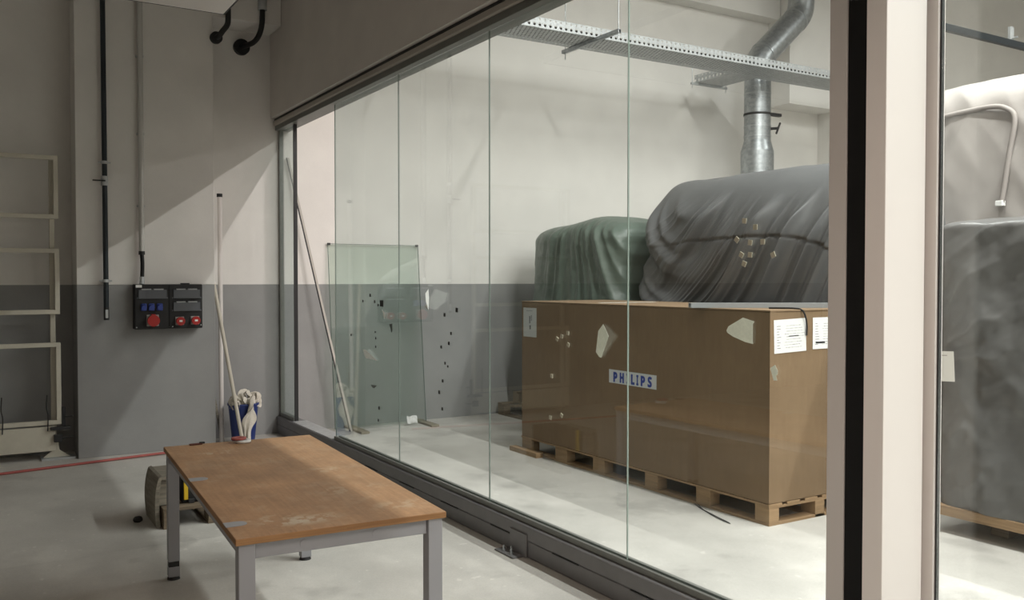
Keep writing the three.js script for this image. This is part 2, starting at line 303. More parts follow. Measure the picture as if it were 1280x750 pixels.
// ------------------------------------------------------------------ work table
{
  // local frame: x to the right, z towards the viewer, origin at floor centre
  const L = 2.055, W = 0.842, T = 0.026, H = 0.75;
  const ang = Math.atan2(-0.1115, 2.05);
  const t = thing('work_table', 'scratched brown wooden work table on grey square steel legs', 'table', [1.2945, 0, -4.284], -ang * -1);
  t.rotation.y = Math.atan2(-0.1115, 2.05) * -1 * -1;
  const topTex = canvasTex(842, 2048, (c, w, h) => {
    const im = c.createImageData(w, h);
    for (let j = 0; j < h; j++) for (let i = 0; i < w; i++) {
      const u = i / w, v = j / h;
      const g = fbm(u * 90, v * 9, 512, 201, 4) - 0.5, b = fbm(u * 5, v * 10, 512, 205, 5) - 0.5, f = fbm(u * 60, v * 140, 512, 209, 3) - 0.5;
      let r = 176 + g * 22 + b * 40 + f * 14, gg = 136 + g * 18 + b * 30 + f * 13, bl = 100 + g * 14 + b * 22 + f * 12;
      const n = fbm(u * 26, v * 60, 512, 211, 5), n2 = fbm(u * 9, v * 20, 512, 215, 4);
      const smear = (cu, cv, ru, rv, k) => { const q = Math.hypot((u - cu) / ru, (v - cv) / rv); return k * sstep(1, 0.15, q) * sstep(0.46, 0.62, n); };
      let d = smear(0.33, 0.925, 0.28, 0.05, 0.85) + smear(0.2, 0.885, 0.2, 0.04, 0.5) + smear(0.72, 0.72, 0.3, 0.06, 0.45) + smear(0.75, 0.5, 0.25, 0.05, 0.4) + smear(0.3, 0.16, 0.22, 0.035, 0.7) + smear(0.85, 0.9, 0.25, 0.06, 0.35) + smear(0.45, 0.32, 0.3, 0.05, 0.25);
      d += sstep(0.55, 0.75, n2) * 0.16;
      d = clamp(d);
      r = lerp(r, 205, d); gg = lerp(gg, 188, d); bl = lerp(bl, 166, d);
      const scr = fbm(u * 300, v * 14, 1024, 221, 2) > 0.83 ? -16 : 0;
      const o = (j * w + i) * 4; im.data[o] = clamp(r + scr, 0, 255); im.data[o + 1] = clamp(gg + scr, 0, 255); im.data[o + 2] = clamp(bl + scr, 0, 255); im.data[o + 3] = 255;
    }
    c.putImageData(im, 0, 0);
  });
  M.tableTop = mat({ map: topTex, roughness: 0.5 });
  M.tableEdge = mat({ map: woodTex([160, 118, 76], 231), roughness: 0.6 });
  // board: rounded slab, top face carries the worn print
  const board = mesh('tabletop', bx(-W / 2, W / 2, H - T, H - 0.0012, -L / 2, L / 2, 0.003), M.tableEdge, t);
  const face = new THREE.BoxGeometry(W - 0.004, 0.0012, L - 0.004); face.translate(0, H - 0.0006, 0);
  { const p = face.attributes.position, uv = face.attributes.uv; for (let i = 0; i < p.count; i++) uv.setXY(i, p.getX(i) / W + 0.5, 0.5 - p.getZ(i) / L); }
  keepUV('worn_face', face, M.tableTop, board);
  const y1 = H - T, lw = 0.062;
  for (const sx of [-1, 1]) for (const sz of [-1, 1]) {
    const cx = sx * (W / 2 - 0.012 - lw / 2), cz = sz * (L / 2 - 0.012 - lw / 2);
    const leg = mesh('leg', bx(cx - lw / 2, cx + lw / 2, 0.105, y1, cz - lw / 2, cz + lw / 2, 0.004), M.grey, t);
    mesh('leg_collar', bx(cx - lw / 2 + 0.003, cx + lw / 2 - 0.003, 0.075, 0.105, cz - lw / 2 + 0.003, cz + lw / 2 - 0.003), M.dark, leg);
    mesh('leg_sleeve', bx(cx - lw / 2, cx + lw / 2, 0.018, 0.075, cz - lw / 2, cz + lw / 2, 0.003), M.grey, leg);
    mesh('foot', rod([cx, 0, cz], [cx, 0.018, cz], 0.036, 18, 0.03), M.dark, leg);
  }
  const rh = 0.062;
  for (const sz of [-1, 1]) { const cz = sz * (L / 2 - 0.045); const r = mesh('apron_rail', bx(-W / 2 + 0.075, W / 2 - 0.075, y1 - rh, y1, cz - 0.018, cz + 0.018, 0.004), M.grey, t); if (sz > 0) for (const x of [-0.16, 0.13]) mesh('cover_cap', rod([x, y1 - rh / 2, cz + 0.017], [x, y1 - rh / 2, cz + 0.0205], 0.017, 18), M.grey, r); }
  for (const sx of [-1, 1]) { const cx = sx * (W / 2 - 0.045); mesh('apron_rail', bx(cx - 0.018, cx + 0.018, y1 - rh, y1, -L / 2 + 0.075, L / 2 - 0.075, 0.004), M.grey, t); }
  // two grey edge plates let into the left edge
  for (const z of [0.815, -0.07]) {
    const sh = new THREE.Shape(); sh.moveTo(0, -0.035); sh.lineTo(0.05, -0.035); sh.absarc(0.05, 0, 0.035, -P / 2, P / 2, false); sh.lineTo(0, 0.035); sh.closePath();
    const g = new THREE.ExtrudeGeometry(sh, { depth: 0.0022, bevelEnabled: false, curveSegments: 10 }); g.rotateX(-P / 2); g.translate(-W / 2 - 0.001, H - 0.0004, z);
    mesh('edge_plate', g, M.grey, t);
  }
}
// tape roll and small clip on the table
{
  const t = thing('tape_roll', 'small red and white tape roll at the back edge of the table', 'tape', [1.353, 0.7505, -5.235]);
  const ring = (r0, r1, h, y) => { const g = new THREE.LatheGeometry([[r0, 0], [r1, 0], [r1, h], [r0, h], [r0, 0]].map((q) => new THREE.Vector2(...q)), 28); g.translate(0, y, 0); return g; };
  mesh('white_core', ring(0.018, 0.045, 0.016, 0), M.paper, t);
  const rd = ring(0.02, 0.042, 0.012, 0); rd.translate(-0.022, 0.018, -0.012); mesh('red_ring', rd, M.redHose, t);
  const k = thing('metal_clip', 'small dark red metal clip lying at the back left of the table', 'clip', [1.10, 0.7505, -5.30]);
  mesh('body', bx(-0.035, 0.035, 0, 0.008, -0.012, 0.012, 0.002), mat({ color: 0x5a3027, roughness: 0.5 }), k);
  mesh('jaw', bx(0.02, 0.05, 0.004, 0.014, -0.009, 0.009, 0.002), M.dark, k);
}

// ------------------------------------------------------------------ power box, conduit, pipes
{
  const t = thing('power_box', 'black power distribution box with red and blue sockets on the wall', 'power box', [1.667, 1.222, -9.319]);
  const W2 = 0.315, Hh = 0.436, D = 0.135; // local: x centre, y from base, z towards viewer
  mesh('casing', bx(-W2, W2, 0, Hh, 0, D, 0.008), M.black, t);
  mesh('lid_seam', bx(-0.006, 0.006, 0.01, Hh - 0.01, D, D + 0.003), M.gasket, t);
  const win = (x0, x1, y0, y1) => {
    const w = mesh('breaker_cover', bx(x0, x1, y0, y1, D, D + 0.02, 0.005), M.smoke, t);
    mesh('cover_hinge', [bx(x0 + 0.03, (x0 + x1) / 2 - 0.012, y1 - 0.004, y1 + 0.008, D, D + 0.022, 0.002), bx((x0 + x1) / 2 + 0.012, x1 - 0.03, y1 - 0.004, y1 + 0.008, D, D + 0.022, 0.002)], mat({ color: 0x9a9b9c, roughness: 0.3 }), w);
    for (const q of [x0 - 0.012, x1]) mesh('cover_latch', bx(q, q + 0.012, y0, y0 + 0.016, D, D + 0.012), M.smoke, w);
  };
  win(-0.285, -0.025, 0.295, 0.385); win(0.035, 0.29, 0.295, 0.385); win(0.035, 0.29, 0.17, 0.26);
  for (const x of [-0.235, -0.165, -0.09]) {
    const s = mesh('blue_socket', [bx(x - 0.027, x + 0.027, 0.18, 0.245, D, D + 0.014, 0.004), rod([x, 0.212, D + 0.01], [x, 0.21, D + 0.04], 0.025, 18)], M.blueSocket, t);
    mesh('socket_lid', bx(x - 0.022, x + 0.022, 0.238, 0.25, D + 0.01, D + 0.034, 0.003), M.blueSocket, s);
  }
  const redS = (x, y, s, lit) => {
    const f = mesh('socket_flange', bx(x - s, x + s, y - s, y + s, D, D + 0.012, 0.004), mat({ color: 0x9b9792, roughness: 0.5 }), t);
    mesh('red_socket', [rod([x, y, D + 0.012], [x, y - 0.006, D + 0.06], s * 0.92, 22), rod([x, y, D + 0.055], [x, y - 0.001, D + 0.07], s * 1.0, 22)], M.red, f);
    if (lit) mesh('socket_label', bx(x - 0.014, x + 0.014, y - 0.008, y + 0.01, D + 0.069, D + 0.073), M.paper, f);
    else mesh('socket_hinge', bx(x - 0.02, x + 0.02, y + s * 0.85, y + s * 1.1, D + 0.02, D + 0.06, 0.004), M.red, f);
  };
  redS(-0.155, 0.085, 0.056, false); redS(0.095, 0.075, 0.041, true); redS(0.24, 0.078, 0.041, true);
  mesh('type_label', bx(-0.305, -0.25, 0.405, 0.43, D, D + 0.002), M.paper, t);
  mesh('top_gland', bx(0.12, 0.2, Hh, Hh + 0.012, 0.05, 0.1, 0.003), M.dark, t);
  for (const [x, y] of [[-0.3, 0.02], [0.0, 0.02], [0.03, 0.02], [0.3, 0.03]]) mesh('screw', rod([x, y, D], [x, y, D + 0.003], 0.006, 10), M.steel, t);

  const c = thing('conduit', 'bright metal conduit pipe running down to the power box', 'conduit', [1.432, 1.66, -9.262]);
  mesh('pipe', rod([0, 0.29, 0], [0, 3.93, 0], 0.026, 18), M.conduit, c);
  mesh('pipe_collar', rod([0, 0.285, 0], [0, 0.32, 0], 0.029, 18), M.dark, c);
  mesh('flexible_hose', tube([[0, 0.285, 0], [0.004, 0.2, 0.004], [0, 0.08, 0.01], [-0.005, 0.005, 0.02]], 0.019, 24, 12), M.black, c);
  mesh('gland', rod([-0.004, 0, 0.02], [-0.003, 0.07, 0.014], 0.023, 14), M.galvDull, c);
  for (const y of [0.75, 1.45, 2.2]) mesh('clamp', bx(-0.034, 0.034, y, y + 0.02, -0.056, -0.008, 0.004), M.steel, c);

  const d = thing('water_pipe', 'thin dark blue-grey pipe with a lever valve on the wall pier', 'pipe', [1.106, 1.318, -9.25]);
  mesh('pipe', rod([0.003, 0, 0], [-0.006, 4.27, 0], 0.0235, 16), M.bluepipe, d);
  mesh('pipe_end', rod([0.003, 0.0, 0.003], [0.003, 0.12, 0.003], 0.0245, 16), M.dark, d);
  mesh('end_tag', bx(-0.008, 0.016, 0.02, 0.1, 0.022, 0.03, 0.002), M.galvDull, d);
  const v = mesh('valve', [rod([-0.002, 1.28, 0], [-0.002, 1.37, 0], 0.032, 16), rod([-0.002, 1.32, 0], [-0.002, 1.32, 0.05], 0.012, 10)], M.galvDull, d);
  mesh('lever', bar([0.0, 1.322, 0.05], [-0.11, 1.322, 0.05], 0.012, 0.018), M.black, v);
  for (const y of [0.36, 1.485]) mesh('pipe_clamp', [rod([0, y, 0], [0, y + 0.028, 0], 0.031, 16), bx(-0.012, 0.012, y, y + 0.026, -0.069, -0.02), rod([-0.055, y + 0.014, 0], [0.055, y + 0.014, 0], 0.007, 8)], M.galvDull, d);
}
// two capped pipe ends high on the back wall
{
  const a = thing('pipe_stub', 'dark bent pipe ending in a round flange at the pier edge, below the white panel', 'pipe', [2.16, 4.155, -9.318]);
  mesh('flange', rod([0, 0, 0], [0, 0, 0.045], 0.06, 20), M.dark, a);
  mesh('pipe', tube([[0, 0, 0.03], [0.02, 0.012, 0.07], [0.05, 0.06, 0.08], [0.09, 0.115, 0.08], [0.105, 0.16, 0.08], [0.107, 0.26, 0.08], [0.107, 0.8, 0.08], [0.107, 1.44, 0.08]], 0.028, 80, 12, 0.3), M.dark, a);
  const b = thing('hose_stub', 'curved black hose with a round wall flange beside the upper wall', 'hose', [2.525, 4.205, -9.749]);
  mesh('flange', rod([0, 0, 0], [0, 0, 0.05], 0.085, 20), M.black, b);
  mesh('hose', tube([[0, 0, 0.04], [0.06, 0.005, 0.25], [0.085, 0.05, 0.38], [0.1, 0.15, 0.45], [0.105, 0.32, 0.46]], 0.028, 40, 12), M.black, b);
  mesh('sleeve', rod([0.105, 0.3, 0.46], [0.105, 1.39, 0.46], 0.045, 16), M.galvDull, b);
  mesh('sleeve_clamp', [rod([0.105, 0.42, 0.46], [0.105, 0.45, 0.46], 0.052, 16), bx(0.02, 0.19, 0.43, 0.445, 0.45, 0.47)], M.dark, b);
}
// white raft hanging in the outer room, top left
{
  const t = thing('ceiling_raft', 'pale suspended ceiling panel at the top left corner', 'ceiling panel', [0.2, 3.6, -5.3]);
  mesh('panel', bx(-2.2, 1.37, 0, 0.05, -1.235, 1.3, 0.004), M.frameWhite, t);
  mesh('edge_frame', [bx(-2.21, 1.38, 0.0, 0.055, -1.246, -1.236), bx(1.371, 1.381, 0, 0.055, -1.246, 1.3)], M.dark, t);
  for (const [x, z] of [[-1.9, -1], [1.1, -1], [-1.9, 1], [1.1, 1]]) mesh('hanger_rod', rod([x, 0.05, z], [x, 2.0, z], 0.005, 6), M.steel, t);
}

// ------------------------------------------------------------------ white rack at the left
{
  const t = thing('steel_rack', 'white steel tube rack with stacked open frames in the left recess', 'rack', [0.2, 0, -9.42]);
  const fr = (y0, y1, x1, z) => { const w = 0.042; mesh('rack_frame', [bx(-0.9, x1, y1 - w, y1, z, z + 0.04, 0.005), bx(-0.9, x1, y0, y0 + w, z, z + 0.04, 0.005), bx(x1 - w, x1, y0 + 0.03, y1 - 0.03, z, z + 0.04, 0.005), bx(-0.9, -0.9 + w, y0 + 0.03, y1 - 0.03, z, z + 0.04, 0.005)], M.rackWhite, t); };
  fr(2.275, 2.868, 0.52, 0.0); fr(1.378, 1.995, 0.524, 0.0); fr(0.334, 1.109, 0.527, 0.0);
  mesh('rack_post', bx(0.445, 0.49, 0.05, 2.85, -0.075, -0.035, 0.005), M.rackWhite, t);
  mesh('rack_post', bx(-0.87, -0.825, 0.05, 2.85, -0.075, -0.035, 0.005), M.rackWhite, t);
  mesh('base_panel', bx(-0.9, 0.475, 0.085, 0.318, 0.0, 0.03, 0.004), M.rackWhite, t);
  const foot = mesh('foot_plate', bx(0.355, 0.645, 0, 0.02, -0.12, 0.06, 0.004), M.galvDull, t);
  { const sh = new THREE.Shape(); sh.moveTo(0.37, 0.02); sh.lineTo(0.6, 0.02); sh.lineTo(0.51, 0.085); sh.lineTo(0.5, 0.17); sh.lineTo(0.46, 0.17); sh.lineTo(0.45, 0.085); sh.closePath(); const g = new THREE.ExtrudeGeometry(sh, { depth: 0.02, bevelEnabled: false }); g.translate(0, 0, -0.03); mesh('gusset', g, M.rackWhite, foot); }
  mesh('base_clamp', [bx(0.43, 0.6, 0.285, 0.315, 0.032, 0.075, 0.004), bx(0.53, 0.56, 0.31, 0.5, 0.03, 0.045), bx(0.535, 0.62, 0.4, 0.412, 0.03, 0.045)], M.dark, t);
  mesh('base_clamp', [bx(0.46, 0.53, 0.17, 0.24, 0.032, 0.07, 0.004), rod([0.5, 0.2, 0.05], [0.63, 0.215, 0.05], 0.008, 8)], M.dark, t);
  for (const x of [0.03, 0.4]) mesh('wire_hook', tube([[x + 0.005, 0.62, 0.05], [x, 0.5, 0.055], [x + 0.012, 0.42, 0.06], [x + 0.008, 0.28, 0.05]], 0.006, 20, 6), M.dark, t);
}
// red hose on the floor
tag(mesh('red_hose', tube([[-1.6, 0.013, -8.6], [-0.4, 0.013, -8.78], [0.204, 0.013, -8.88], [0.844, 0.013, -9.0], [1.3, 0.018, -9.06], [1.66, 0.02, -9.11]], 0.012, 80, 10), M.redHose), 'thin red hose lying along the floor before the wall pier', 'hose');

// ------------------------------------------------------------------ corner with poles and bin
{
  const p = thing('pole', 'upright pale pole with a black cap in the corner', 'pole', [2.225, 0, -9.52]);
  mesh('tube', rod([0, 0, 0.06], [0.01, 2.57, 0.0], 0.024, 16), M.frameWhite, p);
  mesh('cap', rod([0.01, 2.565, 0.0], [0.01, 2.6, 0.0], 0.029, 16), M.black, p);
  const s = thing('broom_stick', 'slanted pale stick crossing in front of the upright pole', 'stick', [2.35, 0, -9.07]);
  mesh('shaft', rod([0.0, 0.0, 0.0], [-0.2, 1.66, -0.36], 0.019, 14), mat({ color: 0xc9c2b4, roughness: 0.6 }), s);
  mesh('end_cap', rod([-0.2, 1.655, -0.359], [-0.2025, 1.675, -0.363], 0.021, 14), M.frameWhite, s);
  const s2 = thing('wooden_lath', 'short dark lath leaning low in the corner behind the upright pole', 'lath', [2.21, 0, -9.56]);
  mesh('lath', bar([0.05, 0.0, 0.0], [-0.05, 0.72, -0.17], 0.03, 0.012), M.greyWood, s2);

  const b = thing('waste_bin', 'blue plastic bin full of white rags', 'bin', [2.413, 0, -9.32]);
  const prof = [[0, 0.0], [0.105, 0.0], [0.112, 0.012], [0.15, 0.40], [0.16, 0.405], [0.16, 0.425], [0.146, 0.425], [0.142, 0.40], [0.104, 0.02], [0, 0.02]].map((q) => new THREE.Vector2(...q));
  mesh('bin_body', new THREE.LatheGeometry(prof, 36), M.binBlue, b);
  // crumpled rags: folded ribbons of cloth, each one its own thing
  const ribbon = (pts, wid, seed, thick = 0.012) => {
    const cv = new THREE.CatmullRomCurve3(pts.map((q) => new THREE.Vector3(...q))), N = 34, Kk = 10, pos = [], idx = [];
    const side = new THREE.Vector3();
    for (let i = 0; i <= N; i++) {
      const c = cv.getPoint(i / N), tg = cv.getTangent(i / N);
      side.set(Math.cos(seed + i * 0.11), 0.15 * Math.sin(i * 0.3 + seed), Math.sin(seed + i * 0.11)).cross(tg).cross(tg).negate().normalize();
      const up = tg.clone().cross(side).normalize();
      for (let k = 0; k <= 2 * Kk + 1; k++) {
        const front = k <= Kk, q = front ? k / Kk : (2 * Kk + 1 - k) / Kk;
        const w = (q - 0.5) * wid * (0.8 + 0.3 * Math.sin(i * 0.35 + seed)), ruck = 0.014 * Math.sin(q * 13 + seed * 3 + i * 0.22) + 0.008 * Math.sin(q * 23 + i * 0.5);
        const v = c.clone().addScaledVector(side, w).addScaledVector(up, ruck + (front ? thick / 2 : -thick / 2) * Math.sin(P * clamp(q, 0.05, 0.95)));
        pos.push(v.x, v.y, v.z);
      }
    }
    const R = 2 * Kk + 2;
    for (let i = 0; i < N; i++) for (let k = 0; k < R; k++) { const a = i * R + k, bb = i * R + (k + 1) % R, cc = a + R, dd = bb + R; idx.push(a, cc, bb, bb, cc, dd); }
    const g = new THREE.BufferGeometry(); g.setAttribute('position', new THREE.Float32BufferAttribute(pos, 3)); g.setIndex(idx); g.computeVertexNormals(); return g;
  };
  const bx0 = 2.413, bz0 = -9.32;
  const R = (name, pts, w, s, label) => tag(mesh(name, ribbon(pts.map(([x, y, z]) => [bx0 + x, y, bz0 + z]), w, s), M.rag), label, 'rag', 'white rags in the blue bin');
  R('cotton_rag', [[0.0, 0.40, 0.08], [0.03, 0.47, 0.13], [0.035, 0.43, 0.185], [0.02, 0.32, 0.19], [-0.005, 0.2, 0.18], [-0.015, 0.07, 0.17]], 0.15, 0.2, 'long white rag hanging down the front of the blue bin');
  R('cotton_rag', [[-0.12, 0.38, 0.03], [-0.13, 0.47, 0.05], [-0.08, 0.5, 0.07], [-0.03, 0.46, 0.1], [0.0, 0.42, 0.06]], 0.11, 1.4, 'crumpled white rag on the left rim of the blue bin');
  R('cotton_rag', [[-0.06, 0.40, -0.02], [-0.03, 0.50, 0.0], [0.03, 0.53, 0.01], [0.06, 0.49, 0.04], [0.07, 0.42, 0.07]], 0.13, 2.3, 'crumpled white rag on the middle of the rag heap');
  R('cotton_rag', [[0.06, 0.40, -0.03], [0.08, 0.49, 0.0], [0.13, 0.51, 0.04], [0.135, 0.45, 0.07], [0.11, 0.40, 0.06]], 0.11, 3.1, 'white rag standing up at the right rim of the blue bin');
  R('cotton_rag', [[-0.02, 0.36, 0.06], [-0.08, 0.44, 0.11], [-0.12, 0.43, 0.12], [-0.08, 0.40, 0.09]], 0.09, 4.2, 'small white rag at the front left of the rag heap');
}

// ------------------------------------------------------------------ pallets
function pallet(t, x0, x1, z0, z1, y, h, m, along = 'z', nb = 3, nd = 5) {
  // blocks, bottom skids along z, deck boards across
  const bh = h - 0.044;
  const xs = along === 'two' ? [x0, x1 - 0.1] : [x0, (x0 + x1) / 2 - 0.05, x1 - 0.1];
  for (const x of xs) {
    mesh('skid_board', bx(x, x + 0.1, y, y + 0.022, z0, z1, 0.002), m, t);
    for (let k = 0; k < nb; k++) { const z = lerp(z0, z1 - 0.14, k / (nb - 1)); mesh('block', bx(x + 0.002, x + 0.098, y + 0.022, y + 0.022 + bh, z, z + 0.14, 0.003), m, t); }
  }
  for (let k = 0; k < nd; k++) { const z = lerp(z0, z1 - 0.1, k / (nd - 1)); mesh('deck_board', bx(x0, x1, y + 0.022 + bh, y + h, z, z + 0.1, 0.002), m, t); }
}
{
  const t = thing('small_pallet', 'small worn wooden pallet on the floor behind the table leg', 'pallet', [0, 0, 0]);
  const x0 = 1.105, x1 = 1.5, z0 = -6.95, z1 = -6.36;
  pallet(t, x0, x1, z0, z1, 0.0, 0.14, M.oldWood, 'two', 2, 4); rebase(t, 1.29, 0, -6.65);
  const c = thing('tool_case', 'black case with a yellow stripe standing on the small pallet', 'case', [1.385, 0.1405, -6.66]);
  mesh('case_body', bx(-0.14, 0.11, 0, 0.23, -0.2, 0.2, 0.012), M.black, c);
  mesh('yellow_stripe', bx(-0.128, -0.1, 0.025, 0.215, 0.2, 0.212, 0.003), M.yellow, c);
  mesh('case_foot', bx(-0.1, -0.06, 0.0, 0.03, 0.2, 0.225, 0.004), M.dark, c);
  mesh('latch', bx(0.02, 0.06, 0.14, 0.18, 0.2, 0.208, 0.002), M.dark, c);
  // bent grey plank standing at the pallet's left side
  const s = thing('bent_board', 'bent grey board standing against the left side of the small pallet', 'board', [1.09, 0, -6.68]);
  const sh = new THREE.Shape(); sh.moveTo(-0.02, 0); sh.bezierCurveTo(-0.035, 0.1, -0.04, 0.25, -0.005, 0.345); sh.lineTo(0.012, 0.352); sh.bezierCurveTo(-0.012, 0.24, -0.012, 0.1, 0.004, 0); sh.closePath();
  const g = new THREE.ExtrudeGeometry(sh, { depth: 0.42, bevelEnabled: true, bevelSize: 0.002, bevelThickness: 0.002, curveSegments: 14 }); g.translate(0.004, 0.0, -0.16);
  mesh('board', g, M.greyWood, s);
  mesh('top_ledge', bx(0.002, 0.125, 0.325, 0.348, -0.155, 0.255, 0.004), M.greyWood, s);
  mesh('front_panel', bx(0.0, 0.112, 0.142, 0.324, 0.2, 0.215, 0.003), M.greyWood, s);
  const l = thing('rubble_lump', 'small dark lump on the floor left of the small pallet', 'lump', [0.985, 0, -6.66]);
  { const g2 = new THREE.IcosahedronGeometry(0.03, 2); const p = g2.attributes.position; for (let i = 0; i < p.count; i++) { const k = 0.75 + 0.5 * fbm(p.getX(i) * 40 + 9, p.getY(i) * 40 + p.getZ(i) * 30 + 9, 64, 5, 2); p.setXYZ(i, p.getX(i) * k, p.getY(i) * k * 0.8 + 0.022, p.getZ(i) * k); } g2.computeVertexNormals(); mesh('lump', g2, M.dark, l); }
}

// ------------------------------------------------------------------ the cardboard crate on its long pallet
const CX0 = 4.68, CX1 = 5.72, CZ0 = -7.49, CZ1 = -4.268, CY0 = 0.15, CY1 = 1.492;
{
  const t = thing('long_pallet', 'long pale wooden pallet under the big cardboard crate', 'pallet');
  const edges = [[-7.475, -7.305], [-6.887, -6.70], [-6.296, -6.13], [-5.588, -5.43], [-4.99, -4.84], [-4.40, -4.268]];
  for (const x of [CX0, (CX0 + CX1) / 2 - 0.05, CX1 - 0.1]) {
    mesh('skid_board', bx(x, x + 0.1, 0, 0.02, CZ0, CZ1, 0.002), M.palletWood, t);
    for (const [a, b] of edges) mesh('block', bx(x + 0.001, x + 0.099, 0.02, 0.118, a, b, 0.003), M.palletWood, t);
  }
  mesh('skid_board', bx(CX0 + 0.101, CX1 - 0.101, 0, 0.02, CZ1 - 0.1, CZ1, 0.002), M.palletWood, t);
  for (const [a, b] of edges) mesh('stringer_board', bx(CX0, CX1, 0.118, 0.133, a, b, 0.001), M.palletWood, t);
  for (let k = 0; k < 6; k++) { const x = lerp(CX0, CX1 - 0.13, k / 5); mesh('deck_board', bx(x, x + 0.13, 0.133, CY0, CZ0, CZ1, 0.002), M.palletWood, t); }
  rebase(t, (CX0 + CX1) / 2, 0, (CZ0 + CZ1) / 2);

  const c = thing('cardboard_crate', 'long brown cardboard crate with a PHILIPS label and shipping papers', 'crate');
  mesh('carton', bx(CX0 + 0.004, CX1 - 0.004, CY0 + 0.001, CY1 - 0.012, CZ0 + 0.004, CZ1 - 0.004, 0.006), M.cardboard, c);
  // lid tray: a turned-over sheet with a narrow rim
  mesh('lid', bx(CX0, CX1, CY1 - 0.012, CY1, CZ0, CZ1, 0.003), M.cardboard, c);
  mesh('corner_strip', [bx(CX0 - 0.001, CX0 + 0.05, CY0 + 0.01, CY1 - 0.013, CZ1 - 0.0035, CZ1 - 0.0015)], M.cardboard, c);
  mesh('lid_tape', bx(CX0 + 0.2, CX1 - 0.2, CY1, CY1 + 0.0008, -6.5, -6.42), M.tornPaper, c);
  // printed labels
  const logo = canvasTex(616, 112, (x, w, h) => {
    x.fillStyle = '#d9dbdc'; x.fillRect(0, 0, w, h); x.fillStyle = '#1f3f9a'; x.textBaseline = 'middle';
    x.font = 'bold 100px sans-serif'; x.strokeStyle = '#1f3f9a'; x.lineWidth = 7; x.lineJoin = 'round';
    const put = (t, cx, sx) => { x.save(); x.translate(cx, h / 2 + 4); x.scale(sx, 1.08); x.textAlign = 'center'; x.fillText(t, 0, 0); x.strokeText(t, 0, 0); x.restore(); };
    put('P', 84, 1.05); put('H', 174, 0.92); put('I', 250, 0.7); put('L', 316, 1.0); put('I', 378, 0.7); put('P', 446, 1.05); put('S', 534, 1.05);
  });
  { const g = new THREE.BoxGeometry(0.616, 0.114, 0.0012); g.rotateY(-P / 2); g.translate(CX0 + 0.0028, 0.878, -5.76); const o = keepUV('logo_label', g, mat({ map: logo, roughness: 0.55 }), c); o.userData.label = 'white label with blue letters PHILIPS'; }
  const form = (seed, dark) => canvasTex(256, 256, (x, w, h) => {
    const r = rng(seed); x.fillStyle = '#ebebe9'; x.fillRect(0, 0, w, h); x.fillStyle = '#6a6a6e';
    for (let k = 0; k < 9; k++) { const y = 48 + k * 21; x.fillRect(22, y, 14 + r() * 22, 4); let q = 80 + r() * 20; while (q < 200 + r() * 30) { const l = 6 + r() * 26; x.globalAlpha = 0.35 + 0.5 * r(); x.fillRect(q, y, l, 4); q += l + 5; } x.globalAlpha = 1; }
    x.fillStyle = '#2c2c2e'; if (dark) x.fillRect(26, 196, 84, 16); else x.fillRect(116, 128, 80, 8);
  });
  { const g = new THREE.BoxGeometry(0.322, 0.232, 0.0012); g.rotateZ(0.03); g.translate(4.88, 1.312, CZ1 - 0.003 + 0.0016); const o = keepUV('shipping_form', g, mat({ map: form(5, false), roughness: 0.7 }), c); o.userData.label = 'white printed sheet on the crate end'; }
  { const g = new THREE.BoxGeometry(0.3, 0.225, 0.0012); g.translate(5.262, 1.32, CZ1 - 0.003 + 0.0016); const o = keepUV('shipping_form', g, mat({ map: form(9, true), roughness: 0.7 }), c); o.userData.label = 'white printed sheet with a dark bar at the crate end'; }
  { const g = new THREE.BoxGeometry(0.235, 0.285, 0.0012); g.rotateY(-P / 2); g.translate(CX0 + 0.0028, 1.285, -7.335); const side = canvasTex(128, 160, (x, w, h) => { x.fillStyle = '#c9cbca'; x.fillRect(0, 0, w, h); x.fillStyle = '#5d5f62'; x.fillRect(58, 46, 10, 40); x.fillRect(76, 40, 6, 30); x.fillRect(60, 96, 14, 22); x.fillStyle = '#9a9c9c'; x.fillRect(30, 14, 60, 4); }); keepUV('side_label', g, mat({ map: side, roughness: 0.7 }), c); }
  rebase(c, (CX0 + CX1) / 2, CY0, (CZ0 + CZ1) / 2);

  const ch = thing('metal_channel', 'grey metal channel lying on top of the cardboard crate', 'channel', [5.2, CY1 + 0.001, -4.62]);
  const chg = [bx(-0.62, 0.7, 0.033, 0.036, -0.05, 0.05), bx(-0.62, 0.7, 0, 0.033, 0.047, 0.05), bx(-0.62, 0.7, 0, 0.033, -0.05, -0.047)];
  mesh('channel', chg, mat({ color: 0x8f9294, roughness: 0.5, metalness: 0.3 }), ch); ch.rotation.y = -0.545; ch.position.set(5.13, CY1 + 0.001, -4.66);
  const st = tag(mesh('black_strap', tube([[4.92, CY1 + 0.006, -4.5], [4.97, CY1 + 0.008, -4.32], [4.99, CY1 - 0.004, -4.262], [5.015, 1.44, -4.252], [5.032, 1.38, -4.255], [5.035, 1.31, -4.258]], 0.006, 40, 8), M.black), 'thin black strap hanging over the crate end across its label', 'strap');
  const w = tag(mesh('packing_wire', [tube([[4.69, 0.004, -5.02], [4.62, 0.004, -4.88], [4.55, 0.008, -4.66], [4.505, 0.004, -4.46], [4.52, 0.005, -4.58], [4.60, 0.004, -4.82], [4.69, 0.004, -4.98]], 0.0035, 60, 6)], M.dark), 'bent thin wire on the floor in front of the crate', 'wire');
  const b = tag(mesh('wooden_batten', bx(4.585, 4.665, 0, 0.045, -7.56, -7.07, 0.003), M.palletWood), 'short wooden batten on the floor at the left end of the crate pallet', 'batten');
}

